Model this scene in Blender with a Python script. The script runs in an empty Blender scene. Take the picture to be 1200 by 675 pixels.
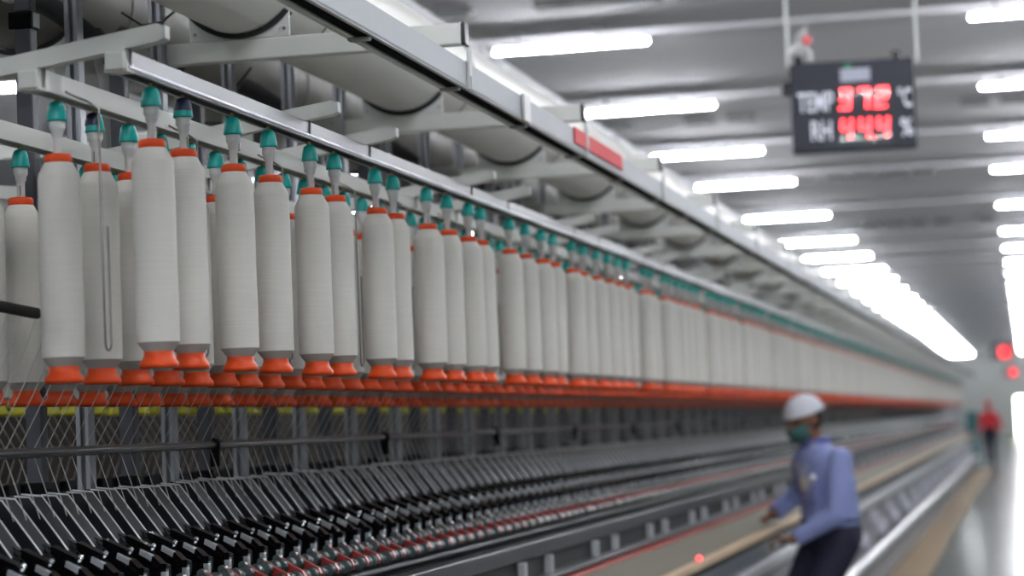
import bpy, bmesh, math, random
from mathutils import Vector, Matrix
from math import sin, cos, pi, radians
random.seed(7)
SC = bpy.context.scene
COL = SC.collection
CZ = 1.45                      # camera height above the floor; heights written h(v) are relative to it
def h(v): return v + CZ

# ------------------------------------------------------------------ materials
def new_mat(name):
    m = bpy.data.materials.new(name); m.use_nodes = True
    return m, m.node_tree, m.node_tree.nodes['Principled BSDF']
def mat(name, col, rough=0.5, metal=0.0, spec=0.5, var=0.0, vscale=20.0, bump=0.0, bscale=80.0, stretch=None, coat=0.0):
    m, nt, b = new_mat(name)
    b.inputs['Base Color'].default_value = (*col, 1)
    b.inputs['Roughness'].default_value = rough
    b.inputs['Metallic'].default_value = metal
    b.inputs['Specular IOR Level'].default_value = spec
    b.inputs['Coat Weight'].default_value = coat
    tc = nt.nodes.new('ShaderNodeTexCoord'); mp = nt.nodes.new('ShaderNodeMapping')
    nt.links.new(tc.outputs['Object'], mp.inputs['Vector'])
    if stretch: mp.inputs['Scale'].default_value = stretch
    if var > 0:
        n = nt.nodes.new('ShaderNodeTexNoise'); n.inputs['Scale'].default_value = vscale; n.inputs['Detail'].default_value = 4
        nt.links.new(mp.outputs['Vector'], n.inputs['Vector'])
        mx = nt.nodes.new('ShaderNodeMix'); mx.data_type = 'RGBA'
        mx.inputs['A'].default_value = (*[c*(1-var) for c in col], 1)
        mx.inputs['B'].default_value = (*[min(1, c*(1+var)) for c in col], 1)
        nt.links.new(n.outputs['Fac'], mx.inputs['Factor'])
        nt.links.new(mx.outputs['Result'], b.inputs['Base Color'])
    if bump > 0:
        n2 = nt.nodes.new('ShaderNodeTexNoise'); n2.inputs['Scale'].default_value = bscale; n2.inputs['Detail'].default_value = 3
        nt.links.new(mp.outputs['Vector'], n2.inputs['Vector'])
        bp = nt.nodes.new('ShaderNodeBump'); bp.inputs['Strength'].default_value = bump; bp.inputs['Distance'].default_value = 0.002
        nt.links.new(n2.outputs['Fac'], bp.inputs['Height']); nt.links.new(bp.outputs['Normal'], b.inputs['Normal'])
    return m
def emit(name, col, s):
    m, nt, b = new_mat(name)
    b.inputs['Base Color'].default_value = (*col, 1)
    b.inputs['Emission Color'].default_value = (*col, 1)
    b.inputs['Emission Strength'].default_value = s
    return m

def yarn_mat():
    m, nt, b = new_mat('yarn')
    b.inputs['Roughness'].default_value = 0.85; b.inputs['Specular IOR Level'].default_value = 0.2
    tc = nt.nodes.new('ShaderNodeTexCoord'); mp = nt.nodes.new('ShaderNodeMapping')
    mp.inputs['Scale'].default_value = (6, 6, 420)
    nt.links.new(tc.outputs['Object'], mp.inputs['Vector'])
    n = nt.nodes.new('ShaderNodeTexNoise'); n.inputs['Scale'].default_value = 1.0; n.inputs['Detail'].default_value = 2
    nt.links.new(mp.outputs['Vector'], n.inputs['Vector'])
    mx = nt.nodes.new('ShaderNodeMix'); mx.data_type = 'RGBA'
    mx.inputs['A'].default_value = (.68, .655, .60, 1); mx.inputs['B'].default_value = (.79, .765, .71, 1)
    nt.links.new(n.outputs['Fac'], mx.inputs['Factor']); nt.links.new(mx.outputs['Result'], b.inputs['Base Color'])
    bp = nt.nodes.new('ShaderNodeBump'); bp.inputs['Strength'].default_value = 0.5; bp.inputs['Distance'].default_value = 0.001
    nt.links.new(n.outputs['Fac'], bp.inputs['Height']); nt.links.new(bp.outputs['Normal'], b.inputs['Normal'])
    return m
M = {}
M['yarn'] = yarn_mat()
M['yarn_end'] = mat('yarn_end', (.46, .45, .42), .9, var=.08, vscale=60)
M['orange'] = mat('orange_plastic', (.82, .078, .009), .38, spec=.35, var=.08, vscale=30)
M['yellow'] = mat('yellow_plastic', (.62, .58, .03), .4, var=.06)
M['teal'] = mat('teal_plastic', (.0, .40, .35), .32, var=.05)
M['navy'] = mat('navy_plastic', (.01, .015, .06), .35)
M['white_plastic'] = mat('white_plastic', (.62, .63, .62), .4, var=.04)
M['brass'] = mat('brass', (.65, .45, .16), .35, metal=.9)
M['alu'] = mat('aluminium', (.33, .335, .345), .42, metal=.55, var=.05, vscale=4, stretch=(30, 1, 30))
M['post_light'] = mat('post_aluminium', (.36, .375, .41), .38, metal=.6)
M['cream'] = mat('cream_paint', (.64, .65, .61), .42, var=.05, vscale=6, bump=.05)
M['duct'] = mat('duct_paint', (.84, .82, .76), .38, var=.06, vscale=3, bump=.04)
M['grey_paint'] = mat('grey_paint', (.38, .38, .36), .5, var=.08)
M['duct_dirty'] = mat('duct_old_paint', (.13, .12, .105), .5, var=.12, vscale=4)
M['white_metal'] = mat('white_painted_metal', (.38, .40, .425), .48, spec=.25, var=.03)
M['trunk_white'] = mat('trunking_paint', (.38, .39, .41), .42, spec=.3, var=.03)
M['slot_black'] = mat('slot_black', (.002, .002, .002), .9, spec=.05)
M['label_grey'] = mat('label_grey', (.36, .37, .45), .5)
M['post_dark'] = mat('slate_metal', (.075, .078, .095), .45, metal=.3, var=.1)
M['black'] = mat('black_plastic', (.004, .004, .005), .2, spec=.16, var=.1)
M['rubber'] = mat('black_rubber', (.015, .015, .016), .65)
M['black_matte'] = mat('black_matte', (.018, .018, .019), .7)
M['arm_steel'] = mat('dark_blued_steel', (.012, .0135, .017), .5, metal=.1, spec=.35, var=.12, vscale=25)
M['edge_steel'] = mat('polished_edge_steel', (.80, .82, .86), .34, metal=.7)
M['chrome'] = mat('chrome', (.85, .87, .9), .12, metal=1.0)
M['cot'] = mat('green_rubber_cot', (.010, .028, .027), .45, spec=.25, var=.1)
M['cot_end'] = mat('grey_cot_end', (.12, .145, .145), .35, metal=.5)
M['red_cradle'] = mat('red_plastic', (.30, .028, .026), .35)
M['rod'] = mat('dark_rod', (.05, .05, .053), .25, metal=.6)
M['wire'] = mat('steel_wire', (.30, .29, .27), .3, metal=.9)
M['strand'] = mat('roving_cotton', (.55, .53, .49), .9)
M['panel_dark'] = mat('charcoal_panel', (.030, .033, .039), .4, metal=.3, var=.08)
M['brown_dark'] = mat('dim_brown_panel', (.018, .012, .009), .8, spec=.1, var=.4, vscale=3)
M['panel_grey'] = mat('grey_panel', (.12, .127, .135), .4, metal=.4, var=.08)
M['panel_blue'] = mat('blue_grey_panel', (.16, .18, .21), .35, metal=.3, var=.06)
M['steel_rail'] = mat('brushed_steel_rail', (.62, .63, .66), .35, metal=.4, var=.05, vscale=3)
M['plinth'] = mat('plinth_grey', (.36, .36, .39), .4, var=.06)
M['red_strip'] = mat('red_strip', (.50, .04, .02), .4)
M['khaki'] = mat('khaki_board', (.12, .105, .062), .6, var=.1, vscale=5)
M['wood'] = mat('pale_wood', (.70, .50, .32), .5, var=.15, vscale=8, stretch=(10, .6, 10))
M['mat_tan'] = mat('tan_walkway', (.34, .22, .10), .45, var=.15, vscale=4)
M['ceil'] = mat('ceiling_paint', (.80, .785, .82), .9, spec=.08, var=.05, vscale=.6)
M['ceil_beam'] = mat('ceiling_beam_paint', (.72, .705, .74), .9, spec=.08, var=.05, vscale=.8)
M['wall'] = mat('wall_paint', (.42, .43, .43), .6, var=.06, vscale=.5)
M['vent'] = mat('vent_dark', (.10, .10, .10), .6)
M['tube'] = emit('tube_glow', (.93, .96, 1.0), 72.0)
M['daylight'] = emit('door_daylight', (.93, 1.0, .80), 5.0)
M['casing'] = mat('sign_casing', (.018, .020, .032), .5, spec=.3)
M['sign_text'] = mat('sign_lettering', (.82, .83, .92), .5)
M['led'] = emit('red_led', (1.0, .03, .035), 2.6)
M['led_green'] = mat('green_dot', (.03, .30, .12), .5)
M['rope'] = mat('white_rope', (.6, .6, .6), .6)
M['red_pl'] = mat('red_tag', (.75, .06, .08), .4)
M['red_plate'] = mat('red_panel', (.80, .07, .08), .6, spec=.15)
M['skin'] = mat('skin', (.24, .105, .055), .5, var=.06)
M['shirt'] = mat('periwinkle_cotton', (.30, .35, .66), .8, var=.08, vscale=12, bump=.5, bscale=14)
M['shirt_dark'] = mat('shirt_collar', (.13, .15, .40), .8)
M['trousers'] = mat('navy_trousers', (.012, .013, .035), .8, bump=.3, bscale=12)
M['cap'] = mat('white_knit_cap', (.68, .68, .74), .85, var=.08, vscale=60, bump=.5, bscale=120)
M['mask'] = mat('green_mask', (.04, .13, .12), .7)
M['hair'] = mat('black_hair', (.012, .01, .01), .6)
M['eye'] = mat('eye', (.02, .015, .012), .2)
M['red_cloth'] = mat('red_cloth', (.60, .03, .04), .8)
M['shoe'] = mat('black_shoe', (.015, .013, .012), .35)
M['card'] = mat('id_card', (.70, .66, .50), .4)
M['teal_paint'] = mat('teal_cabinet_paint', (.02, .15, .16), .4, var=.08, vscale=3)

def glass_mat():
    m, nt, b = new_mat('clear_window'); nt.nodes.remove(b); out = nt.nodes['Material Output']
    t = nt.nodes.new('ShaderNodeBsdfTransparent'); g = nt.nodes.new('ShaderNodeBsdfGlossy'); g.inputs['Roughness'].default_value = .03
    f = nt.nodes.new('ShaderNodeFresnel'); f.inputs['IOR'].default_value = 1.115; mx = nt.nodes.new('ShaderNodeMixShader')
    nt.links.new(f.outputs[0], mx.inputs[0]); nt.links.new(t.outputs[0], mx.inputs[1]); nt.links.new(g.outputs[0], mx.inputs[2]); nt.links.new(mx.outputs[0], out.inputs[0])
    return m
def floor_mat():
    m, nt, b = new_mat('epoxy_floor')
    b.inputs['Base Color'].default_value = (.17, .20, .20, 1)
    tc = nt.nodes.new('ShaderNodeTexCoord')
    n = nt.nodes.new('ShaderNodeTexNoise'); n.inputs['Scale'].default_value = .7; n.inputs['Detail'].default_value = 5
    nt.links.new(tc.outputs['Object'], n.inputs['Vector'])
    r = nt.nodes.new('ShaderNodeMapRange'); r.inputs['To Min'].default_value = .21; r.inputs['To Max'].default_value = .27
    nt.links.new(n.outputs['Fac'], r.inputs['Value']); nt.links.new(r.outputs['Result'], b.inputs['Roughness'])
    mx = nt.nodes.new('ShaderNodeMix'); mx.data_type = 'RGBA'
    mx.inputs['A'].default_value = (.085, .105, .105, 1); mx.inputs['B'].default_value = (.12, .145, .14, 1)
    nt.links.new(n.outputs['Fac'], mx.inputs['Factor']); nt.links.new(mx.outputs['Result'], b.inputs['Base Color'])
    b.inputs['Specular IOR Level'].default_value = .12
    return m
M['floor'] = floor_mat()
M['glass'] = glass_mat()

# ------------------------------------------------------------------ mesh builder
class MB:
    def __init__(s): s.v = []; s.f = []; s.m = []; s.sm = []; s.mats = []
    def mi(s, k):
        if k not in s.mats: s.mats.append(k)
        return s.mats.index(k)
    def add(s, vs, fs, k, smooth=False):
        o = len(s.v); i = s.mi(k)
        s.v += [tuple(v) for v in vs]
        for f in fs: s.f.append(tuple(o + a for a in f)); s.m.append(i); s.sm.append(smooth)
    def box(s, x0, x1, y0, y1, z0, z1, k):
        vs = [(x, y, z) for z in (z0, z1) for y in (y0, y1) for x in (x0, x1)]
        s.add(vs, [(0,2,3,1), (4,5,7,6), (0,1,5,4), (2,6,7,3), (0,4,6,2), (1,3,7,5)], k)
    def cbox(s, x0, x1, y0, y1, z0, z1, k, c=.003):
        c = min(c, (x1-x0)*.45, (y1-y0)*.45, (z1-z0)*.45)
        bm = bmesh.new(); bmesh.ops.create_cube(bm, size=1)
        for v in bm.verts: v.co = Vector((x0+(v.co.x+.5)*(x1-x0), y0+(v.co.y+.5)*(y1-y0), z0+(v.co.z+.5)*(z1-z0)))
        bmesh.ops.bevel(bm, geom=bm.edges[:]+bm.verts[:], offset=c, segments=2, affect='EDGES', profile=.5)
        bm.verts.index_update()
        s.add([v.co[:] for v in bm.verts], [[v.index for v in f.verts] for f in bm.faces], k); bm.free()
    def prism(s, pts, y0, y1, k, smooth=False):           # closed (x,z) outline extruded along y
        n = len(pts)
        a = sum(pts[i][0]*pts[(i+1)%n][1]-pts[(i+1)%n][0]*pts[i][1] for i in range(n))
        if a < 0: pts = pts[::-1]
        vs = [(x, y0, z) for x, z in pts] + [(x, y1, z) for x, z in pts]
        s.add(vs, [(i, (i+1) % n, n+(i+1) % n, n+i)[::1] for i in range(n)], k, smooth)
        s.add(vs, [tuple(range(n))[::-1] if False else tuple(range(n)), tuple(range(2*n-1, n-1, -1))], k)
    def cyl(s, p, q, r, k, n=12, r2=None, caps=True, smooth=True):
        p = Vector(p); q = Vector(q); d = (q-p).normalized(); r2 = r if r2 is None else r2
        a = d.orthogonal().normalized(); b = d.cross(a)
        A = [p+(a*cos(2*pi*i/n)+b*sin(2*pi*i/n))*r for i in range(n)]
        B = [q+(a*cos(2*pi*i/n)+b*sin(2*pi*i/n))*r2 for i in range(n)]
        s.add(A+B, [(i, (i+1) % n, n+(i+1) % n, n+i) for i in range(n)], k, smooth)
        if caps: s.add(A+B, [tuple(range(n-1, -1, -1)), tuple(range(n, 2*n))], k)
    def lathe(s, prof, k, n=24, o=(0, 0, 0), smooth=True, cap=True):    # prof (r,z) bottom to top
        vs = [(o[0]+r*cos(2*pi*i/n), o[1]+r*sin(2*pi*i/n), o[2]+z) for r, z in prof for i in range(n)]
        fs = [(j*n+i, j*n+(i+1) % n, (j+1)*n+(i+1) % n, (j+1)*n+i) for j in range(len(prof)-1) for i in range(n)]
        s.add(vs, fs, k, smooth)
        if cap: s.add([*vs[:n], *vs[-n:]], [tuple(range(n-1, -1, -1)), tuple(range(n, 2*n))], k)
    def tube(s, pts, r, k, n=8):
        P = [Vector(p) for p in pts]; rings = []; a = None
        for i, p in enumerate(P):
            d = ((P[min(i+1, len(P)-1)]-P[max(i-1, 0)])).normalized()
            if a is None: a = d.orthogonal().normalized()
            a = (a-d*a.dot(d)).normalized(); b = d.cross(a)
            rr = r[i] if isinstance(r, (list, tuple)) else r
            rings += [p+(a*cos(2*pi*j/n)+b*sin(2*pi*j/n))*rr for j in range(n)]
        m = len(P)
        s.add(rings, [(j*n+i, j*n+(i+1) % n, (j+1)*n+(i+1) % n, (j+1)*n+i) for j in range(m-1) for i in range(n)], k, True)
        s.add(rings[:n]+rings[-n:], [tuple(range(n-1, -1, -1)), tuple(range(n, 2*n))], k)
    def ball(s, c, r, k, n=12, sc=(1, 1, 1), mtx=None):
        bm = bmesh.new(); bmesh.ops.create_uvsphere(bm, u_segments=n, v_segments=max(6, n*2//3), radius=r)
        vs = []
        for v in bm.verts:
            w = Vector((v.co.x*sc[0], v.co.y*sc[1], v.co.z*sc[2]))
            if mtx is not None: w = mtx @ w
            vs.append((w+Vector(c))[:])
        bm.verts.index_update()
        s.add(vs, [[v.index for v in f.verts] for f in bm.faces], k, True); bm.free()
    def merge(s, o, t=(0, 0, 0)):
        off = len(s.v); s.v += [(a[0]+t[0], a[1]+t[1], a[2]+t[2]) for a in o.v]
        mp = [s.mi(k) for k in o.mats]
        s.f += [tuple(i+off for i in f) for f in o.f]; s.m += [mp[i] for i in o.m]; s.sm += o.sm
    def mesh(s, name):
        me = bpy.data.meshes.new(name); me.from_pydata(s.v, [], s.f)
        for k in s.mats: me.materials.append(M[k])
        me.polygons.foreach_set('material_index', s.m); me.polygons.foreach_set('use_smooth', s.sm)
        me.update()
        return me
    def build(s, name, parent=None, loc=(0, 0, 0)):
        o = bpy.data.objects.new(name, s.mesh(name)); COL.objects.link(o)
        if parent: o.parent = parent
        o.location = loc
        return o
def tag(o, label=None, cat=None, group=None, kind=None):
    if label: o['label'] = label
    if cat: o['category'] = cat
    if group: o['group'] = group
    if kind: o['kind'] = kind
    return o
def empty(name, loc=(0, 0, 0), rz=0):
    o = bpy.data.objects.new(name, None); o.location = loc; o.rotation_euler = (0, 0, rz)
    o.empty_display_size = .05; COL.objects.link(o); return o
KIDS = {}
def part(mb, name, parent, loc=(0, 0, 0), label=None):
    o = mb.build(name, parent, loc); KIDS.setdefault(parent.name, []).append(o)
    if label: o['label'] = label
    return o
def copy_tree(o, parent=None):
    c = o.copy(); COL.objects.link(c); c.parent = parent
    for ch in KIDS.get(o.name, []):
        d = copy_tree(ch, c); KIDS.setdefault(c.name, []).append(d)
    return c
def shell(mb, name): return tag(mb.build(name), kind='structure')

Y0, YE = 3.0, 58.5          # the spinning frame runs along +Y
XC = -2.2                   # its centre line

# ------------------------------------------------------------------ the hall
HW0, HW1, HY0, HY1, HZ = -14.0, 9.0, -14.0, 131.0, 3.12
b = MB(); b.box(HW0-.2, HW1+.2, HY0-.2, HY1+.2, -.1, 0, 'floor'); shell(b, 'floor')
b = MB(); b.box(HW0-.2, HW1+.2, HY0-.2, HY1+.2, h(HZ), h(HZ)+.15, 'ceil'); shell(b, 'ceiling')
b = MB(); b.box(HW0-.2, HW0, HY0, HY1, 0, h(HZ), 'wall'); shell(b, 'wall_left')
b = MB(); b.box(HW1, HW1+.2, HY0, HY1, 0, h(HZ), 'wall'); shell(b, 'wall_right')
b = MB(); b.box(HW0, HW1, HY0-.2, HY0, 0, h(HZ), 'wall'); shell(b, 'wall_back')
DX0, DX1, DH = -.66, 1.3, 2.1
b = MB(); b.box(HW0, DX0, HY1, HY1+.2, 0, h(HZ), 'wall'); b.box(DX1, HW1, HY1, HY1+.2, 0, h(HZ), 'wall'); b.box(DX0, DX1, HY1, HY1+.2, DH, h(HZ), 'wall'); shell(b, 'wall_far')
b = MB(); b.box(DX0+.04, DX1-.04, HY1+.10, HY1+.14, 0, DH-.04, 'daylight'); shell(b, 'door_1')
b = MB()
b.box(DX0-.06, DX0+.04, HY1-.03, HY1+.16, 0, DH+.06, 'plinth'); b.box(DX1-.04, DX1+.06, HY1-.03, HY1+.16, 0, DH+.06, 'plinth'); b.box(DX0+.04, DX1-.04, HY1-.03, HY1+.16, DH-.04, DH+.06, 'plinth')
shell(b, 'trim_1')
LY = [18.2, 22.2, 26.3, 30.0, 35.3, 40.6, 44.9]
while LY[-1] < 125: LY.append(LY[-1] + 4.35)
LYB = [14.4, 10.9, 7.4, 3.85, .3, -3.4, -7.4, -11.2]
n = 0
for y in LY + LYB:
    n += 1
    b = MB(); b.cbox(HW0, HW1, y+.45, y+.85, h(HZ)-.035, h(HZ)+.01, 'ceil_beam', .012); shell(b, 'trim_%d' % (n+1))

# fluorescent fittings
def light_proto():
    r = empty('ceiling_light')
    b = MB(); b.cbox(-.62, .62, -.060, .060, .0145, .050, 'plinth', .004)
    b.box(-.62, -.606, -.016, .016, -.013, .018, 'plinth'); b.box(.606, .62, -.016, .016, -.013, .018, 'plinth')
    part(b, 'housing', r)
    b = MB(); b.cyl((-.605, 0, 0), (.605, 0, 0), .013, 'tube', 10); part(b, 'fluorescent_tube', r)
    for sx in (-.42, .22):
        b = MB(); b.cyl((sx, 0, .055), (sx, 0, .145), .012, 'white_metal', 8); b.cbox(sx-.05, sx+.05, -.03, .03, .138, .15, 'white_metal', .004)
        part(b, 'hanger', r)
    return r
L0 = light_proto()
ROWS = [(-3.34, 'over the spinning frame'), (.33, 'over the aisle at the right edge'), (-8.0, 'beyond the spinning frame on the left'), (4.0, None)]
first = True
seen_order = ['nearest', 'second nearest', 'third nearest', 'fourth nearest', 'fifth nearest', 'sixth nearest']
for rx, rn in ROWS:
    ys = (LY + LYB) if rn and rx > -8 else (LY[:16:1] + LYB if rx < -7.9 else LYB + LY[:10])
    for i, y in enumerate(ys):
        o = L0 if first else copy_tree(L0); first = False
        o.location = (rx, y, h(2.95))
        if y in LY:
            k = LY.index(y)
            if rx == -3.34: lb = ('glowing ceiling tube over the spinning frame, %s of its row in view' % seen_order[k]) if k < 6 else 'distant glowing tube in the merging row over the spinning frame'
            elif rx == .33: lb = ('glowing ceiling tube cut by the right edge, %s of its row' % seen_order[k]) if k < 6 else 'distant glowing tube in the row along the right edge'
            elif rx == -8.0: lb = 'ceiling tube seen behind the posts at the far left'
            else: lb = 'ceiling tube of the row beyond the right edge'
        else: lb = 'ceiling tube of a row above and behind the camera'
        tag(o, lb, 'light', 'fluorescent ceiling lights')

# ceiling vents in cross rows
vb = MB(); vb.cbox(-.14, .14, -.12, .12, -.05, .0, 'vent', .006)
for j in range(5): vb.box(-.12, .12, -.08+j*.035, -.07+j*.035, -.055, -.048, 'wall')
v0 = vb.build('ceiling_vent'); firstv = True
rowname = ['nearest', 'second', 'third', 'fourth']
for ri, (y, xs) in enumerate([(17.1, [-3.25, -3.05, -2.82, -2.6, -2.2, -4.0]), (24.4, [-4.0, -3.17, -2.73, -.37, .03]), (31.3, [-2.68, -2.3, -1.93, -1.55, -1.17]), (39.5, [-2.36, -1.98, -1.6, -1.2, -.5])]):
    for i, x in enumerate(xs):
        o = v0 if firstv else v0.copy()
        if not firstv: COL.objects.link(o)
        firstv = False
        o.location = (x, y, h(HZ))
        tag(o, 'small dark square ceiling vent in the %s cross row of vents' % rowname[ri], 'vent', 'ceiling vents, %s cross row' % rowname[ri])

# ------------------------------------------------------------------ roving bobbins and holders
# bobbin origin: its base centre, height .41
def bobbin_mbs(r=.038, lo=24, collar='orange'):
    y = MB()
    y.lathe([(.024, .028), (r-.004, .041), (r, .047)], 'yarn_end', lo, cap=False)
    y.lathe([(r, .046), (r+.0005, .12), (r-.0003, .2), (r+.0003, .29), (r-.0005, .365), (r-.0022, .372), (.0255, .391), (.0225, .394)], 'yarn', lo, cap=False)
    t = MB(); t.lathe([(.0215, .389), (.0245, .391), (.0248, .402), (.0225, .407), (.016, .408), (.009, .404)], collar, lo)
    c = MB(); c.lathe([(.028, 0), (.0335, .001), (.0350, .005), (.0345, .010), (.029, .017), (.0262, .024), (.0262, .030)], collar, lo)
    c.lathe([(.0, -.0005), (.024, -.0005), (.027, .001)], 'yarn_end', lo, cap=False)
    return y, t, c
def bobbin_tree(r, collar='orange'):
    y, t, c = bobbin_mbs(r, 28, collar)
    e = empty('roving_bobbin')
    part(y, 'yarn_package', e); part(t, 'tube_collar', e); part(c, 'tube_base', e)
    return e
def bobbin_flat(r, lo=12, collar='orange'):
    y, t, c = bobbin_mbs(r, lo, collar); m = MB()
    for q in (y, t, c): m.merge(q)
    return m
# holder origin: underside of the rail; hangs down .10
def holder_mbs(lo=16, navy=False):
    c = MB(); k = 'teal'
    c.lathe([(.0155, -.0425), (.0182, -.042), (.0184, -.0395), (.0172, -.030), (.0155, -.019), (.0132, -.0115), (.0095, -.0075), (.005, -.0060), (.003, -.006)], k, lo)
    if navy: c.lathe([(.0174, -.030), (.0158, -.019), (.0136, -.0110), (.0100, -.0070), (.0055, -.0055), (.003, -.0055)], 'navy', lo, o=(-.0012, -.0012, 0))
    s = MB(); s.lathe([(.0078, -.108), (.0080, -.0735), (.0092, -.0690), (.0108, -.0670), (.0112, -.0600), (.0136, -.0570), (.0142, -.0530), (.0142, -.0425)], 'white_plastic', lo)
    s.box(-.001, .001, -.0083, -.0070, -.098, -.078, 'vent')
    n = MB(); n.cyl((0, 0, -.008), (0, 0, .001), .0035, 'brass', 8)
    return c, s, n
def holder_tree(navy=False):
    e = empty('bobbin_holder'); c, s, n = holder_mbs(20, navy)
    part(c, 'cap', e); part(s, 'stem', e); part(n, 'screw', e); return e
def holder_flat(lo=10):
    m = MB()
    for q in holder_mbs(lo): m.merge(q)
    return m

ZR = {'A': .640, 'B': .619, 'C': .589}; XR = {'A': -1.5, 'B': -1.66, 'C': -1.9}
YA = [4.008, 4.173, 4.456, 4.683, 4.973, 5.159, 5.503, 5.667, 6.002, 6.225, 6.475, 6.627, 7.014, 7.248, 7.495, 7.688, 8.026, 8.227, 8.498, 8.731, 8.947, 9.154, 9.591, 9.754, 10.132]
pat = [.17, .25, .21, .25, .18, .44]
i = 0
while YA[-1] < 56.5: YA.append(YA[-1] + pat[i % 6] + random.uniform(-.02, .02)); i += 1
YB = [3.961, 4.138, 4.307]
while YB[-1] < 56.5: YB.append(YB[-1] + .1635 + random.uniform(-.008, .008))
YCc = [4.17, 4.345]
while YCc[-1] < 56.5: YCc.append(YCc[-1] + .1635 + random.uniform(-.008, .008))
NI = {'A': 122, 'B': 94, 'C': 84}
rowtxt = {'A': 'front', 'B': 'middle', 'C': 'back'}
RAD = [.0365, .038, .0395]
protoB = [bobbin_tree(r) for r in RAD]; usedB = [False]*3
protoF = bobbin_flat(.038, 16).build('roving_bobbin'); usedF = False
holdP = holder_tree(); usedH = False; holdN = holder_tree(True); usedN = False
holdF = holder_flat(12).build('bobbin_holder'); usedHF = False
rest_b = MB(); rest_h = MB(); lowb = bobbin_flat(.038, 8); lowh = holder_flat(6)
ordinal = ['first', 'second', 'third', 'fourth', 'fifth', 'sixth', 'seventh', 'eighth', 'ninth', 'tenth', 'eleventh', 'twelfth']
for row, ys in (('A', YA), ('B', YB), ('C', YCc)):
    x, zr = XR[row], ZR[row]
    for i, y in enumerate(ys):
        zb = zr - .5085
        if i < NI[row]:
            near = y < 14
            if near:
                k = random.choice([0, 1, 1, 2]) if row != 'A' or i > 3 else [1, 1, 1, 1][i]
                if usedB[k]: o = copy_tree(protoB[k])
                else: o = protoB[k]; usedB[k] = True
                navy = (row, i) in (('B', 1), ('A', 1))
                if navy:
                    hd = holdN if not usedN else copy_tree(holdN); usedN = True
                else:
                    hd = holdP if not usedH else copy_tree(holdP); usedH = True
            else:
                o = protoF if not usedF else protoF.copy()
                if usedF: COL.objects.link(o)
                usedF = True
                hd = holdF if not usedHF else holdF.copy()
                if usedHF: COL.objects.link(hd)
                usedHF = True
            tx, ty = random.uniform(-.006, .006), random.uniform(-.006, .006)
            a = random.uniform(0, 6.28)
            o.rotation_euler = (tx, ty, a); o.location = (x, y, h(zb))
            hd.location = (x, y, h(zr)); hd.rotation_euler = (0, 0, (1.2 if (row, i) == ('A', 1) else 0) if near and (row, i) in (('A', 1), ('B', 1)) else a)
            if row == 'A' and i < 12:
                lb = 'white roving bobbin with orange ends, %s from the left in the front row' % ordinal[i]
                lh = 'teal capped bobbin holder above the %s bobbin from the left in the front row' % ordinal[i]
            elif row == 'B' and i < 3:
                lb = 'white roving bobbin with orange ends, %s from the left in the middle row' % ordinal[i]
                lh = 'teal capped bobbin holder, %s from the left on the middle rail' % ordinal[i]
            elif row == 'A' and near:
                lb = 'slightly blurred white roving bobbin in the front row past the twelfth'; lh = 'slightly blurred teal bobbin holder on the front rail past the twelfth'
            elif row == 'A':
                lb = 'far blurred white roving bobbin in the front row merging into a pale band'; lh = 'far blurred teal bobbin holder on the front rail merging into a teal line'
            else:
                lb = 'white roving bobbin of the %s row, mostly hidden behind nearer bobbins' % rowtxt[row]
                lh = 'teal capped bobbin holder on the %s rail seen between nearer ones' % rowtxt[row]
            if (row, i) == ('A', 1): lh = 'teal bobbin holder with navy patch on its side, second on the front rail'
            if (row, i) == ('B', 1): lh = 'bobbin holder with navy and teal cap, second on the middle rail'
            tag(o, lb, 'bobbin', 'roving bobbins in the %s row of the creel' % rowtxt[row])
            tag(hd, lh, 'bobbin holder', 'bobbin holders on the %s rail' % rowtxt[row])
        else:
            rest_b.merge(lowb, (x, y, h(zb))); rest_h.merge(lowh, (x, y, h(zr)))
tag(rest_b.build('distant_bobbins'), 'rest of the white roving bobbins with orange ends receding to the far end', 'bobbins', kind='stuff')
tag(rest_h.build('distant_bobbin_holders'), 'rest of the teal bobbin holders on the rails receding to the far end', 'bobbin holders', kind='stuff')
# yellow-collared bobbins on the far side of the frame
fs = MB(); lowy = bobbin_flat(.038, 12, 'yellow'); fh = MB()
for x, z in ((-2.5, .589), (-2.74, .619), (-2.9, .640)):
    y = 4.05
    while y < (56 if x == -2.5 else 30):
        fs.merge(lowy, (x, y, h(z-.5085))); fh.merge(lowh, (x, y, h(z)))
        y += .1635 if x > -2.8 else .25
tag(fs.build('far_side_bobbins'), 'yellow based white bobbins hanging on the far side of the frame', 'bobbins', kind='stuff')
tag(fh.build('far_side_bobbin_holders'), 'teal holders hanging on the far side of the frame', 'bobbin holders', kind='stuff')

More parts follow.
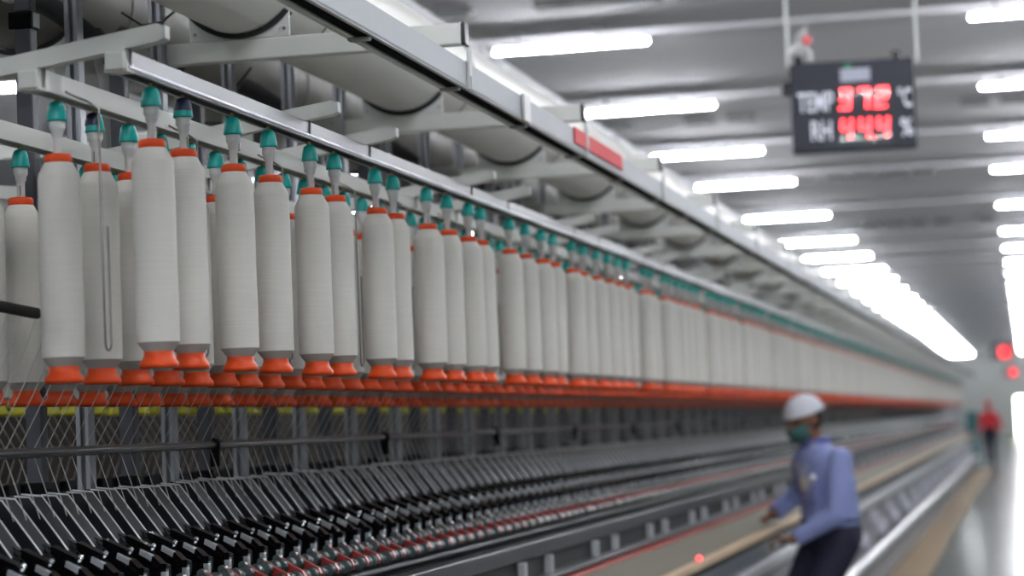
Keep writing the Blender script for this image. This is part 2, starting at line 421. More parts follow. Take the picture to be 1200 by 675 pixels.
# ------------------------------------------------------------------ creel: rails, arms, beams, posts
creel = tag(empty('bobbin_creel', (XC, 3.84, 0)), 'pale painted creel of rails, tilted arms and cross beams that carries the bobbins', 'creel')
def cpart(mb, name, label=None, parent=None):
    p = parent or creel
    o = mb.build(name, p); o.location = (-creel.location.x, -creel.location.y, -creel.location.z) if p is creel else (0, 0, 0)
    KIDS.setdefault(p.name, []).append(o)
    if label: o['label'] = label
    return o
for x, z, lb, k in ((-1.5, .640, 'brushed aluminium front rail', 'alu'), (-1.66, .619, 'cream middle rail', 'cream'), (-1.9, .589, 'cream back rail', 'cream'),
                 (-2.5, .589, None, 'cream'), (-2.74, .619, None, 'cream'), (-2.9, .640, None, 'cream')):
    b = MB(); y0, y1 = (3.85 if x > -2 else 3.5), 57.5
    w, t = .019, .036
    out = [(-w, 0), (-w, t), (w, t), (w, 0), (w-.007, 0), (w-.007, .010), (-w+.007, .010), (-w+.007, 0)]
    b.prism([(x+a, h(z+c)) for a, c in out], y0, y1, k)
    b.box(x-.012, x+.012, y0, y1, h(z+.0085), h(z+.0099), 'black_matte')
    if k == 'alu': b.cyl((x+w, y0, h(z+.006)), (x+w, y1, h(z+.006)), .0042, 'edge_steel', 8)  # bright steel strip set in as the highlight on the lower lip
    cpart(b, 'hanging_rail', lb)
    b = MB(); b.prism([(x-.021, h(z-.002)), (x+.021, h(z-.002)), (x+.016, h(z+t+.003)), (x-.012, h(z+t+.003))], y0-.010, y0+.028, 'cream'); b.cbox(x-.018, x+.018, y0-.016, y0-.008, h(z), h(z+t-.004), 'cream', .003); cpart(b, 'rail_end_cap')
# tilted creel arms on both sides
def creel_arm(y):
    b = MB()
    for s in (1, -1):
        def X(a): return XC + s*(a-XC)
        top = [(X(-2.06), h(.628)), (X(-1.425), h(.717)), (X(-1.415), h(.712)), (X(-1.415), h(.690)), (X(-1.425), h(.686)), (X(-2.06), h(.597))]
        if s == 1: A = MB(); A.prism(top, y-.015, y+.015, 'cream'); A.cbox(-1.416, -1.411, y-.013, y+.013, h(.690), h(.714), 'white_plastic', .002)
        else: B = MB(); B.prism(top, y-.015, y+.015, 'cream')
    return A, B
ARMY = []
y = 3.86
while y < 57: ARMY += [y, y+1.05]; y += 1.533
def rehang(a, src, y, y0):     # copy of a part moved along y
    c = src.copy(); COL.objects.link(c); c.parent = src.parent
    c.location = src.location + Vector((0, y-y0, 0)); return c
A, B = creel_arm(ARMY[0])
arm0 = cpart(A, 'creel_arm'); armb0 = cpart(B, 'creel_arm')
# little v hangers between rails and arms
vb = MB()
for x, z in ((-1.5, .640), (-1.66, .619), (-1.9, .589)):
    top = .686 + (-(x+1.425))*-.14
    vb.tube([(x-.021, ARMY[0], h(z+.004)), (x-.021, ARMY[0]+.004, h(z+.036)), (x-.004, ARMY[0]+.012, h(.70-(-1.415-x)*.14)), (x+.021, ARMY[0]+.004, h(z+.036)), (x+.021, ARMY[0], h(z+.004))], .0022, 'wire', 6)
vh0 = cpart(vb, 'rail_hanger')
for y in ARMY[1:]:
    for s in (arm0, armb0, vh0): rehang(None, s, y, ARMY[0])
# cross beams with saddle plates
BY = [5.44 + 1.533*(i-1) for i in range(0, 35)]
def beam_mb(y):
    b = MB(); b.cbox(-3.14, -1.255, y-.02, y+.02, h(.905), h(.956), 'cream', .004)
    return b
def saddle_mb(y, cx, r=.152, zc=1.12):
    b = MB(); n = 14; pts = []
    for i in range(n+1):
        a = radians(-90-48 + 96*i/n); pts.append((cx+r*cos(a), h(zc+r*sin(a))))
    zt = pts[-1][1]
    out = [(cx-.125, h(.957))] + [(cx-.125, zt)] + pts + [(cx+.125, zt), (cx+.125, h(.957))]
    # build as quads strips so the outline stays clean
    for yy0, yy1 in ((y-.018, y-.012),):
        for i in range(n):
            (xa, za), (xb, zb) = pts[i], pts[i+1]
            b.prism([(xa, h(.957)), (xb, h(.957)), (xb, max(zb, h(.9575))), (xa, max(za, h(.9575)))], yy0, yy1, 'white_plastic')
        b.box(cx-.125, pts[0][0], yy0, yy1, h(.957), zt, 'white_plastic'); b.box(pts[-1][0], cx+.125, yy0, yy1, h(.957), zt, 'white_plastic')
    b.cyl((cx+.112, y-.021, h(.975)), (cx+.112, y-.012, h(.975)), .004, 'wire', 8); b.cyl((cx-.112, y-.021, h(.975)), (cx-.112, y-.012, h(.975)), .004, 'wire', 8)
    s = MB()
    for i in range(n):
        a0, a1 = radians(-90-50 + 100*i/n), radians(-90-50 + 100*(i+1)/n)
        q = []
        for (a, rr) in ((a0, r-.001), (a1, r-.001), (a1, r+.011), (a0, r+.011)): q.append((cx+rr*cos(a), h(zc+rr*sin(a))))
        s.prism(q, y-.024, y+.012, 'rubber')
    return b, s
bm0 = cpart(beam_mb(BY[0]), 'cross_beam')
cap = MB(); cap.cbox(-1.256, -1.246, BY[0]-.021, BY[0]+.021, h(.903), h(.958), 'black', .003)
subs = [cpart(cap, 'end_cap', 'black plastic end cap', bm0)]
for cx, rr, zz in ((-1.8, .152, 1.12), (-2.36, .168, 1.135)):
    p, s = saddle_mb(BY[0], cx, rr, zz); subs += [cpart(p, 'saddle_plate', None, bm0), cpart(s, 'rubber_saddle', 'black curved rubber strip', bm0)]
g = MB(); g.cbox(-2.27, -1.99, BY[0]-.032, BY[0]-.020, h(.845), h(.965), 'grey_paint', .004)
for bx in (-2.24, -2.02, -2.13):
    for bz in (.865, .945): g.cyl((bx, BY[0]-.038, h(bz)), (bx, BY[0]-.03, h(bz)), .007, 'wire', 6)
subs.append(cpart(g, 'bolted_plate', 'grey joint plate with bolts', bm0))
for y in BY[1:]:
    c = bm0.copy(); COL.objects.link(c); c.parent = creel; c.location = bm0.location + Vector((0, y-BY[0], 0))
    for s in subs: d = s.copy(); COL.objects.link(d); d.parent = c
# posts
pd = MB(); y = 4.10
pd.cbox(-2.018, -1.982, y-.017, y+.017, h(-.075), h(.905), 'post_dark', .003)
pd.cbox(-2.022, -1.978, y-.022, y+.022, h(-.13), h(-.072), 'black', .003)
pd.cbox(-2.03, -1.975, y-.022, y+.02, h(.868), h(.905), 'black', .004)
pdo = cpart(pd, 'post', 'slate dark square post')
pl = MB(); y2 = 4.36
for dx in (-.016, .004): pl.cbox(-2.0+dx, -1.988+dx, y2-.017, y2+.017, h(-.22), h(1.25), 'post_light', .0025)
pl.box(-2.012, -1.99, y2-.010, y2+.010, h(-.22), h(1.25), 'panel_grey')
plo = cpart(pl, 'post', 'bright aluminium profile post')
for i in range(1, 100):
    rehang(None, pdo, 4.10+.52*i, 4.10); rehang(None, plo, 4.36+.52*i, 4.36)
b = MB(); b.cbox(-2.018, -1.982, 4.603, 4.637, h(.905), h(1.30), 'post_dark', .003); b.cbox(-2.045, -2.018, 4.60, 4.64, h(.93), h(.975), 'cream', .003); cpart(b, 'post_extension')
b = MB(); b.cbox(-2.03, -1.97, 3.9, 57.5, h(-.30), h(-.215), 'panel_dark', .004); cpart(b, 'sill')

# wire hooks between the rows
def hook_mb():
    b = MB(); p = [(-.03, -.075, .012), (-.028, -.03, .008), (-.02, -.006, .004), (0, 0, -.01), (0, 0, -.43)]
    for i in range(1, 8):
        a = pi*i/8; p.append((0, .014*1-.014*cos(a)+0, -.43-.014*sin(a)))
    p += [(0, .028, -.43), (0, .028, -.22)]
    b.tube(p, .0022, 'wire', 8); return b
hk = None
for y in [4.02, 4.54, 5.10, 5.69, 6.20, 6.74, 7.28, 7.80, 8.34, 8.9, 9.4, 9.95]:
    if hk is None: o = hk = hook_mb().build('wire_hook')
    else: o = hk.copy(); COL.objects.link(o)
    o.location = (-1.600, y-.012, h(.612))
    tag(o, {4.02: 'long bent steel wire hook hanging in front of the second middle row bobbin', 4.54: 'long bent steel wire hook hanging beside the second front row bobbin'}.get(y, 'long bent steel wire hook hanging between front and middle row bobbins'), 'hook', 'wire hooks between the bobbin rows')

# short dark bar at the far left
b = MB(); b.cyl((-1.78, 3.2, h(.285)), (-1.78, 4.125, h(.247)), .0105, 'rubber', 14); b.lathe([(.0, -.004), (.0095, -.003), (.0115, 0)], 'rubber', 14, o=(-1.78, 4.12, h(.247)), cap=False)
tag(b.build('guard_bar'), 'short dark round bar poking in at the left edge between bobbins', 'bar')

# roving guide rod
rod = tag(empty('guide_rod', (-1.83, 3.0, h(-.01))), 'long dark steel guide rod running level below the bobbins', 'rod')
b = MB(); b.cyl((0, 0, 0), (0, 54, 0), .0098, 'rod', 16); part(b, 'rod_tube', rod)
j0 = MB(); j0.cyl((0, -.022, 0), (0, .0, 0), .0165, 'black', 14); j0.cyl((0, .0, 0), (0, .03, 0), .0125, 'rod', 14); j0.cbox(-.012, .012, -.018, -.004, -.05, -.012, 'black', .002)
jo = None; y = 3.764
while y < 57:
    if jo is None: jo = part(j0, 'collar', rod, (0, y-3.0, 0), 'black clamp collar')
    else:
        c = jo.copy(); COL.objects.link(c); c.parent = rod; c.location = (0, y-3.0, 0)
    y += 1.4835
rod2 = tag(empty('guide_rod', (-2.57, 3.0, h(-.01))), 'dark guide rod on the far side of the frame behind the posts', 'rod')
b = MB(); b.cyl((0, 0, 0), (0, 54, 0), .0098, 'rod', 12); part(b, 'rod_tube', rod2)

# roving strands
def strand_mb(s=1, lo=5, x0=0):
    b = MB(); p = [(.112, .24), (.093, .19), (.050, .108), (-.0112, .002), (.010, -.06), (.030, -.122)]
    b.tube([(s*x, 0, z) for x, z in p], .0009, 'strand', lo); return b
s1 = strand_mb(1).build('roving_strand'); s2 = strand_mb(-1).build('roving_strand'); rest = MB(); low = strand_mb(1, 3)
y = 3.6; i = 0; n1 = n2 = 0
while y < 30:
    yy = y + random.uniform(-.006, .006)
    if n1 < 175:
        o = s1 if n1 == 0 else s1.copy()
        if n1: COL.objects.link(o)
        o.location = (-1.83, yy, h(-.01)); o.rotation_euler = (random.uniform(-.02, .02), 0, 0); n1 += 1
        tag(o, 'thin white roving strand running down over the near guide rod', 'thread', 'roving strands on the near side')
    else: rest.merge(low, (-1.83, yy, h(-.01)))
    y += .0625
y = 3.9
while n2 < 120:
    o = s2 if n2 == 0 else s2.copy()
    if n2: COL.objects.link(o)
    o.location = (-2.57, y+random.uniform(-.006, .006), h(-.01)); n2 += 1
    tag(o, 'thin white roving strand on the far side, slanting the other way behind the posts', 'thread', 'roving strands on the far side')
    y += .0625
tag(rest.build('distant_roving_strands'), 'distant white roving strands over the guide rod, too blurred to tell apart', 'threads', kind='stuff')

# ------------------------------------------------------------------ pressure arms and top rollers
# local frame: x,z as measured with the nose at (-1.68,-.262); y=0 the arm's middle
def arm_mbs(det=True):
    out = {}
    ch = MB()
    # wide channel: top sheet between the far and the near edge, side walls with a hole
    P = [(-1.885, -.089), (-1.842, -.094), (-1.772, -.189)]
    Q = [(-1.888, -.128), (-1.862, -.136), (-1.806, -.222)]
    for i in (0, 1):
        (x0, z0), (x1, z1) = P[i], P[i+1]
        ch.prism([(x0, z0), (x1, z1), (x1-.002, z1-.003), (x0-.001, z0-.003)], -.030, .026, 'arm_steel')
        for yy in (-.033, .026): ch.prism([P[i], P[i+1], Q[i+1], Q[i]], yy, yy+.003, 'arm_steel')
    for yy in (-.033, .026): ch.prism([P[2], (-1.752, -.196), (-1.762, -.236), Q[2]], yy, yy+.003, 'arm_steel')
    if det:
        ch.tube([(-1.872, -.0325, -.0905), (-1.842, -.0325, -.0930), (-1.767, -.0325, -.1945)], .0020, 'edge_steel', 6)  # lighter metal tubes paint the glint along the bent edges
        ch.tube([(-1.885, .0275, -.0880), (-1.843, .0275, -.0925), (-1.774, .0275, -.1850), (-1.756, .0275, -.1940)], .0020, 'edge_steel', 6)
        ch.cyl((-1.845, -.0340, -.128), (-1.845, -.0328, -.128), .0038, 'black', 10)
    else:
        for yy in (-.0325, .0275): ch.prism([(-1.843, -.0900), (-1.771, -.186), (-1.774, -.190), (-1.846, -.094)], yy-.002, yy+.002, 'edge_steel')
    out['channel'] = ch
    lv = MB()
    lv.prism([(-1.790, -.170), (-1.772, -.181), (-1.750, -.186), (-1.750, -.206), (-1.785, -.196)], .002, .024, 'arm_steel')
    if det: lv.tube([(-1.772, -.006, -.184), (-1.752, -.006, -.205)], .0035, 'arm_steel', 6)
    out['lever'] = lv
    gp = MB()
    gp.prism([(-1.760, -.180), (-1.715, -.2015), (-1.709, -.208), (-1.713, -.219), (-1.762, -.202)], -.009, .019, 'black')
    out['grip'] = gp
    kn = MB(); kn.cyl((-1.708, -.006, -.207), (-1.708, .006, -.203), .0052, 'chrome', 10); kn.cyl((-1.708, .006, -.203), (-1.708, .012, -.203), .003, 'black', 8)
    out['knob'] = kn
    hd = MB()
    hd.prism([(-1.772, -.206), (-1.735, -.206), (-1.700, -.224), (-1.684, -.240), (-1.676, -.242), (-1.676, -.268), (-1.690, -.280), (-1.735, -.272), (-1.775, -.240)], -.017, .013, 'black')
    hd.prism([(-1.745, -.222), (-1.705, -.232), (-1.688, -.246), (-1.69, -.285), (-1.72, -.300), (-1.75, -.280)], -.026, -.017, 'black')
    hd.prism([(-1.745, -.236), (-1.71, -.248), (-1.688, -.262), (-1.69, -.297), (-1.72, -.300), (-1.75, -.280)], .013, .022, 'black')
    out['pressure_head'] = hd
    pl = MB()
    pl.prism([(-1.728, -.2082), (-1.7035, -.2208), (-1.7035, -.2235), (-1.728, -.2110)], -.0175, -.007, 'edge_steel')
    pl.prism([(-1.728, -.2100), (-1.7035, -.2225), (-1.706, -.232), (-1.730, -.2185)], -.0186, -.0165, 'edge_steel')
    pl.prism([(-1.700, -.2330), (-1.688, -.2430), (-1.689, -.2475), (-1.701, -.2375)], -.0285, -.0255, 'chrome')
    out['silver_plate'] = pl
    ns = MB(); ns.cbox(-1.6860, -1.6745, -.0200, -.0045, -.276, -.2535, 'edge_steel', .001); ns.box(-1.6860, -1.6745, -.0205, -.0040, -.2535, -.2490, 'chrome')
    ns.cbox(-1.688, -1.674, -.0195, -.005, -.2490, -.238, 'black', .001)
    out['nose'] = ns
    rl = MB()
    for (x, z, r) in ((-1.636, -.284, .0170), (-1.602, -.312, .0170)):
        for (ya, yb) in ((-.044, -.014), (.014, .044)):
            rl.cyl((x, ya+.003, z), (x, yb-.003, z), r, 'cot', 16)
            rl.cyl((x, ya, z), (x, ya+.004, z), r*.92, 'cot_end', 16); rl.cyl((x, yb-.004, z), (x, yb, z), r*.92, 'cot_end', 16)
        rl.cyl((x, -.05, z), (x, .05, z), .005, 'edge_steel', 8)
    out['top_rollers'] = rl
    cr = MB(); cr.prism([(-1.656, -.268), (-1.640, -.266), (-1.618, -.282), (-1.592, -.296), (-1.584, -.310), (-1.588, -.320), (-1.612, -.306), (-1.636, -.292), (-1.656, -.280)], -.009, .009, 'red_cradle')
    cr.cyl((-1.650, -.0105, -.267), (-1.650, .0105, -.267), .0085, 'cot_end', 12)
    out['cradle'] = cr
    return out
ax, az = 1.68, 0
parts = arm_mbs(True)
armT = empty('pressure_arm')
lab = {'lever': 'dark steel lever with bright bent edge', 'cradle': 'red plastic cradle', 'top_rollers': 'pair of dark green roller cots'}
for k, m in parts.items():
    if k == 'top_rollers':
        # four rollers, each its own part
        for (x, z, r) in ((-1.636, -.284, .0170), (-1.602, -.312, .0170)):
            for (ya, yb) in ((-.044, -.014), (.014, .044)):
                rl = MB(); rl.cyl((x, ya+.003, z), (x, yb-.003, z), r, 'cot', 16)
                rl.cyl((x, ya, z), (x, ya+.004, z), r*.92, 'cot_end', 16); rl.cyl((x, yb-.004, z), (x, yb, z), r*.92, 'cot_end', 16)
                q = .0; rl.cyl((x, ya-(.006 if ya < 0 else .014), z), (x, yb+(.014 if ya < 0 else .006), z), .005, 'edge_steel', 8)
                part(rl, 'roller', armT, (1.68, 0, 0))
    else: part(m, k, armT, (1.68, 0, 0), lab.get(k))
flatp = arm_mbs(True); fm = MB()
for m in flatp.values(): fm.merge(m, (1.68, 0, 0))
armF = fm.build('pressure_arm')
lowp = arm_mbs(False); lm = MB()
for k in ('channel', 'lever', 'grip', 'pressure_head', 'nose', 'cradle'): lm.merge(lowp[k], (1.68, 0, 0))
lr = MB()
for (x, z, r) in ((-1.636, -.284, .0170), (-1.602, -.312, .0170)):
    for (ya, yb) in ((-.044, -.014), (.014, .044)): lr.cyl((x, ya, z), (x, yb, z), r, 'cot', 8)
lm.merge(lr, (1.68, 0, 0))
resta = MB(); y = 4.994-.125*14; i = 0; uT = uF = False
while y < 56.8:
    if i < 300:
        if y < 13:
            o = armT if not uT else copy_tree(armT); uT = True
        else:
            o = armF if not uF else armF.copy()
            if uF: COL.objects.link(o)
            uF = True
        o.location = (-1.68, y, CZ); o.rotation_euler = (0, random.uniform(-.012, .012), 0)
        tag(o, 'dark steel pressure arm with black grip above red and green rollers' if y < 13 else 'distant blurred pressure arm in the grey receding bank', 'pressure arm',
            'near pressure arms of the spinning frame' if y < 13 else 'distant pressure arms of the spinning frame')
    else: resta.merge(lm, (-1.68, y, CZ))
    y += .125; i += 1
tag(resta.build('distant_pressure_arms'), 'rest of the pressure arms blurred together at the far end', 'pressure arms', kind='stuff')
# far side arms, backs only seen above the sill
fa = MB(); ml = MB(); ml.merge(lm)
ml.v = [(-a[0], a[1], a[2]) for a in ml.v]; ml.f = [f[::-1] for f in ml.f]
y = 4.1
while y < 25: fa.merge(ml, (-2.72, y, CZ)); y += .125
tag(fa.build('far_side_pressure_arms'), 'backs of the dark pressure arms on the far side behind the posts', 'pressure arms', kind='stuff')

# ------------------------------------------------------------------ spinning frame body
fr = tag(empty('spinning_frame', (XC, Y0, 0)), 'very long ring spinning frame body with dark panels, red strip and steel rails', 'machine')
def fpart(mb, name, label=None):
    o = mb.build(name, fr); o.location = (-XC, -Y0, 0)
    if label: o['label'] = label
    return o
YF0 = 2.9
b = MB()
b.prism([(-2.62, h(-.16)), (-2.45, h(-.30)), (-1.95, h(-.30)), (-1.905, h(-.165)), (-1.875, h(-.16)), (-1.80, h(-.262)), (-1.72, h(-.312)), (-1.66, h(-.345)), (-1.63, h(-.40)), (-1.63, h(-.60)), (-2.62, h(-.60))], YF0, YE, 'black_matte')
fpart(b, 'drafting_beam', 'matte black beam under the arms')
b = MB(); b.cyl((-1.612, YF0, h(-.343)), (-1.612, YE, h(-.343)), .0125, 'panel_dark', 16); b.cyl((-1.645, YF0, h(-.318)), (-1.645, YE, h(-.318)), .012, 'panel_dark', 16); fpart(b, 'bottom_roller', 'grey steel bottom roller')
b = MB(); b.cbox(-1.57, -1.515, YF0, YE, h(-.402), h(-.352), 'panel_dark', .004); fpart(b, 'front_panel', 'charcoal front panel')
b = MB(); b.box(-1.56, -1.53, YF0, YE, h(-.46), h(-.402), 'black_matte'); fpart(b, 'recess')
p0 = None; y = 3.35; k = 0
while y < 57 and k < 90:
    if p0 is None:
        b = MB(); b.cbox(-1.525, -1.50, -.014, .014, h(-.463), h(-.405), 'steel_rail', .003); p0 = fpart(b, 'bracket', 'pale upright bracket'); p0.location = (-XC, y-Y0, 0)
    else:
        c = p0.copy(); COL.objects.link(c); c.parent = fr; c.location = (-XC, y-Y0, 0)
    y += (.41, .83)[k % 2]; k += 1
b = MB(); b.cbox(-1.54, -1.485, YF0, YE, h(-.478), h(-.462), 'panel_grey', .003); fpart(b, 'ledge', 'grey steel ledge')
b = MB(); b.cbox(-1.54, -1.468, YF0, YE, h(-.496), h(-.486), 'red_strip', .003); fpart(b, 'red_strip', 'thin red strip')
b = MB(); b.prism([(-1.47, h(-.496)), (-1.315, h(-.552)), (-1.315, h(-.562)), (-1.47, h(-.506))], YF0, YE, 'khaki'); fpart(b, 'sloping_cover', 'khaki sloping cover board')
b = MB(); b.cbox(-1.320, -1.282, YF0, YE, h(-.583), h(-.550), 'wood', .006); fpart(b, 'hand_rail', 'pale wooden hand rail')
b = MB(); b.cyl((-1.300, 9.42, h(-.551)), (-1.300, 9.42, h(-.545)), .014, 'black', 14); b.lathe([(.0105, 0), (.010, .006), (.006, .011), (.001, .0125)], 'led', 14, o=(-1.300, 9.42, h(-.545))); fpart(b, 'indicator_lamp', 'small glowing red lamp')
b = MB(); b.box(-2.95, -1.36, YF0, YE, h(-1.30), h(-.60), 'plinth'); b.box(-1.63, -1.38, YF0, YE, h(-.60), h(-.575), 'black_matte'); fpart(b, 'lower_body')
b = MB(); b.cbox(-1.37, -1.325, YF0, YE, h(-.69), h(-.622), 'panel_blue', .006); fpart(b, 'blue_panel', 'blue grey panel')
b = MB(); b.cbox(-1.37, -1.29, YF0, YE, h(-.765), h(-.700), 'steel_rail', .014); fpart(b, 'upper_rail', 'pale rounded steel rail')
b = MB(); b.cyl((-1.268, YF0, h(-1.125)), (-1.268, YE, h(-1.125)), .046, 'steel_rail', 20); fpart(b, 'lower_rail', 'broad pale steel rail near the floor')
b = MB(); b.cbox(-2.95, -1.30, YF0, YE, 0, h(-1.25), 'plinth', .01); fpart(b, 'plinth')
b = MB(); b.box(-1.362, -1.330, YF0, YE, h(-1.249), h(-1.14), 'black_matte'); b.box(-1.366, -1.352, YF0, YE, h(-.805), h(-.7655), 'black_matte'); b.box(-1.366, -1.352, YF0, YE, h(-.6995), h(-.6905), 'black_matte'); b.box(-1.362, -1.325, YF0, YE, h(-.6215), h(-.5845), 'black_matte'); fpart(b, 'painted_shade_strip')  # matte black strips paint the shade between the rails and panels
# row of pale round domes set along the lower panel
rc = None; k = 0; y = 9.0
while y < 57 and k < 60:
    z = -.88 if k % 2 == 0 else -1.02
    if rc is None:
        b = MB(); b.cyl((-1.36, 0, 0), (-1.32, 0, 0), .075, 'cap', 20, r2=.070); b.ball((-1.32, 0, 0), .07, 'cap', 16, (.45, 1, 1))
        rc = fpart(b, 'pale_dome', 'pale round dome'); rc.location = (-XC, y-Y0, h(z))
    else:
        c = rc.copy(); COL.objects.link(c); c.parent = fr; c.location = (-XC, y-Y0, h(z))
    y += 1.15; k += 1
# far side skirt
b = MB(); b.prism([(-2.62, h(-.30)), (-2.86, h(-.35)), (-2.95, h(-.55)), (-2.95, h(-.60)), (-2.62, h(-.60))], YF0, YE, 'panel_dark'); fpart(b, 'far_side_panel')
# end gearing case
b = MB(); b.cbox(-2.98, -1.62, YE, YE+1.2, 0, h(.25), 'plinth', .03); fpart(b, 'end_case', 'pale end case')

b = MB(); b.cbox(-1.285, -.93, 3.0, 59.5, 0, .006, 'mat_tan', .002)
tag(b.build('walkway_strip'), 'tan walkway strip on the floor along the spinning frame', 'floor strip')

b = MB(); b.cbox(-1.52, -1.22, YE+1.45, YE+2.0, 0.08, h(-.02), 'teal_paint', .02)
for (x, y) in ((-1.48, YE+1.5), (-1.26, YE+1.5), (-1.48, YE+1.95), (-1.26, YE+1.95)): b.cyl((x, y, 0), (x, y, .09), .02, 'black', 8)
b.box(-1.50, -1.24, YE+1.445, YE+1.451, .12, h(-.06), 'teal_paint'); b.cbox(-1.27, -1.255, YE+1.42, YE+1.45, .8, .95, 'chrome', .003)
tag(b.build('control_cabinet'), 'narrow teal cabinet at the far end of the spinning frame', 'cabinet')

# ------------------------------------------------------------------ overhead: ducts, blower track, trunking
def duct(x, r, k, label, zc=1.12):
    d = tag(empty('air_duct', (x, 2.0, h(zc))), label, 'duct')
    b = MB(); b.cyl((0, 0, 0), (0, 56, 0), r, k, 40); part(b, 'pipe', d)
    s0 = None; y = .73
    while y < 55:
        for dy in (0,):
            if s0 is None:
                m = MB(); m.cyl((0, -.045, 0), (0, -.043, 0), r+.0005, 'duct_dirty', 40, r2=r+.0035, caps=False); m.cyl((0, -.043, 0), (0, .043, 0), r+.0035, k, 40, caps=False); m.cyl((0, .043, 0), (0, .0455, 0), r+.0035, 'duct_dirty', 40, r2=r+.0005, caps=False)
                s0 = part(m, 'coupling', d, (0, y, 0))
            else:
                c = s0.copy(); COL.objects.link(c); c.parent = d; c.location = (0, y, 0)
        y += 1.533
    return d
duct(-1.8, .15, 'duct', 'big pale round air duct resting on the cross beams, nearer one')
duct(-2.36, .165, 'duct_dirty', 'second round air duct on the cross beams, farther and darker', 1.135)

# black hoses between the ducts
hz = None
for i, y in enumerate([5.20, 5.72, 6.72, 8.30, 9.85, 11.4, 12.9]):
    if hz is None:
        hz = empty('suction_hose')
        b = MB(); b.tube([(-.17, 0, .10), (-.11, 0, .075), (-.05, 0, .045), (.02, 0, -.01), (.05, 0, -.04)], [.026, .026, .026, .026, .030], 'rubber', 14); b.cyl((.045, 0, -.032), (.06, 0, -.05), .033, 'rubber', 14); part(b, 'black_hose', hz)
        b = MB(); b.tube([(.052, 0, -.045), (.075, 0, -.08), (.085, 0, -.14), (.085, 0, -.32)], .022, 'grey_paint', 12); part(b, 'grey_pipe', hz)
        o = hz
    else: o = copy_tree(hz)
    o.location = (-2.135, y, h(.98))
    tag(o, ['black suction hose with grey pipe at the top left corner', 'thick black suction hose slanting above the first creel arm', 'black suction hose slanting under the nearest cross beam'][i] if i < 3 else 'distant black suction hose under the air ducts', 'hose', 'suction hoses between the ducts')
for i, (pts, lb) in enumerate([([(-2.05, 5.3, h(1.02)), (-2.0, 5.3, h(.985)), (-1.95, 5.3, h(.99)), (-1.88, 5.3, h(1.04))], 'thin black cable sagging in front of the near left post'),
            ([(-2.22, 6.3, h(.99)), (-2.16, 6.3, h(.965)), (-2.10, 6.3, h(.985)), (-2.06, 6.3, h(1.03))], 'thin black cable sagging below the nearest cross beam')]):
    b = MB(); b.tube(pts, .003, 'rubber', 6); tag(b.build('cable'), lb, 'cable')

tr = tag(empty('blower_track', (-1.25, 2.0, h(.80))), 'long white overhead blower track with black slot underneath', 'track')
b = MB(); prof = [(-.052, 0), (-.052, .012), (-.045, .014), (-.045, .062), (.004, .062), (.004, .006), (.002, .0), (-.010, 0), (-.010, .010), (-.030, .010), (-.030, .0)]
b.prism(prof, 0, 57, 'white_metal'); b.box(-.0298, -.0102, 0, 57, .0090, .0098, 'slot_black')
part(b, 'rail', tr)
b = MB(); b.box(-.031, -.009, 0, 57, -.0025, -.0005, 'slot_black'); part(b, 'slot_strip', tr, label='black rubber slot strip')
b = MB(); b.box(-.052, -.036, 0, 57, -.004, -.0005, 'cream'); b.box(-.004, .004, 0, 57, -.0015, -.0005, 'cream'); part(b, 'lip', tr)
hg = None; bt = None
for y in BY:
    if y > 56: break
    if hg is None:
        b = MB(); b.cbox(-.01, .010, -.004, .012, .03, .068, 'white_plastic', .002)
        b.tube([(.006, -.012, .0), (.008, -.014, .06), (.008, -.013, .085), (.006, 0, .095), (.004, .02, .100), (.0, .03, .106)], .004, 'white_plastic', 8); 
        b.tube([(.006, .012, .0), (.008, .012, .08), (.006, .02, .092), (.0, .03, .106)], .004, 'white_plastic', 8)
        hg = part(b, 'hanger', tr, (0, y-2.0, 0))
        b = MB(); b.cbox(-.05, -.004, -.012, .012, -.010, -.002, 'grey_paint', .003); bt = part(b, 'clip', tr, (0, y-2.06, 0))
    else:
        for s, dy in ((hg, 0), (bt, -.06)):
            c = s.copy(); COL.objects.link(c); c.parent = tr; c.location = (0, y-2.0+dy, 0)
    c = bt.copy(); COL.objects.link(c); c.parent = tr; c.location = (0, y-2.0+.70, 0)
b = MB(); b.cbox(.0045, .0135, 4.04, 4.12, -.004, .068, 'white_plastic', .003); part(b, 'joint_plate', tr)
b = MB(); b.cbox(.0050, .009, 4.77, 5.60, .018, .066, 'red_plate', .002); part(b, 'red_panel', tr, label='red panel on the side of the track')

b = MB(); b.cbox(-2.44, -2.28, 2.0, 57.5, h(1.602), h(1.695), 'trunk_white', .006)
y = 3.0
while y < 57: b.box(-2.445, -2.275, y, y+.03, h(1.598), h(1.699), 'trunk_white'); y += 2.4
for y in BY[::2]: b.cbox(-2.170, -2.145, y-.015, y+.015, h(.966), h(1.600), 'post_light', .003); b.cbox(-2.43, -2.145, y-.015, y+.015, h(1.590), h(1.6015), 'post_light', .002)
tag(b.build('cable_trunking'), 'glossy white boxed trunking hanging above the air ducts', 'trunking')

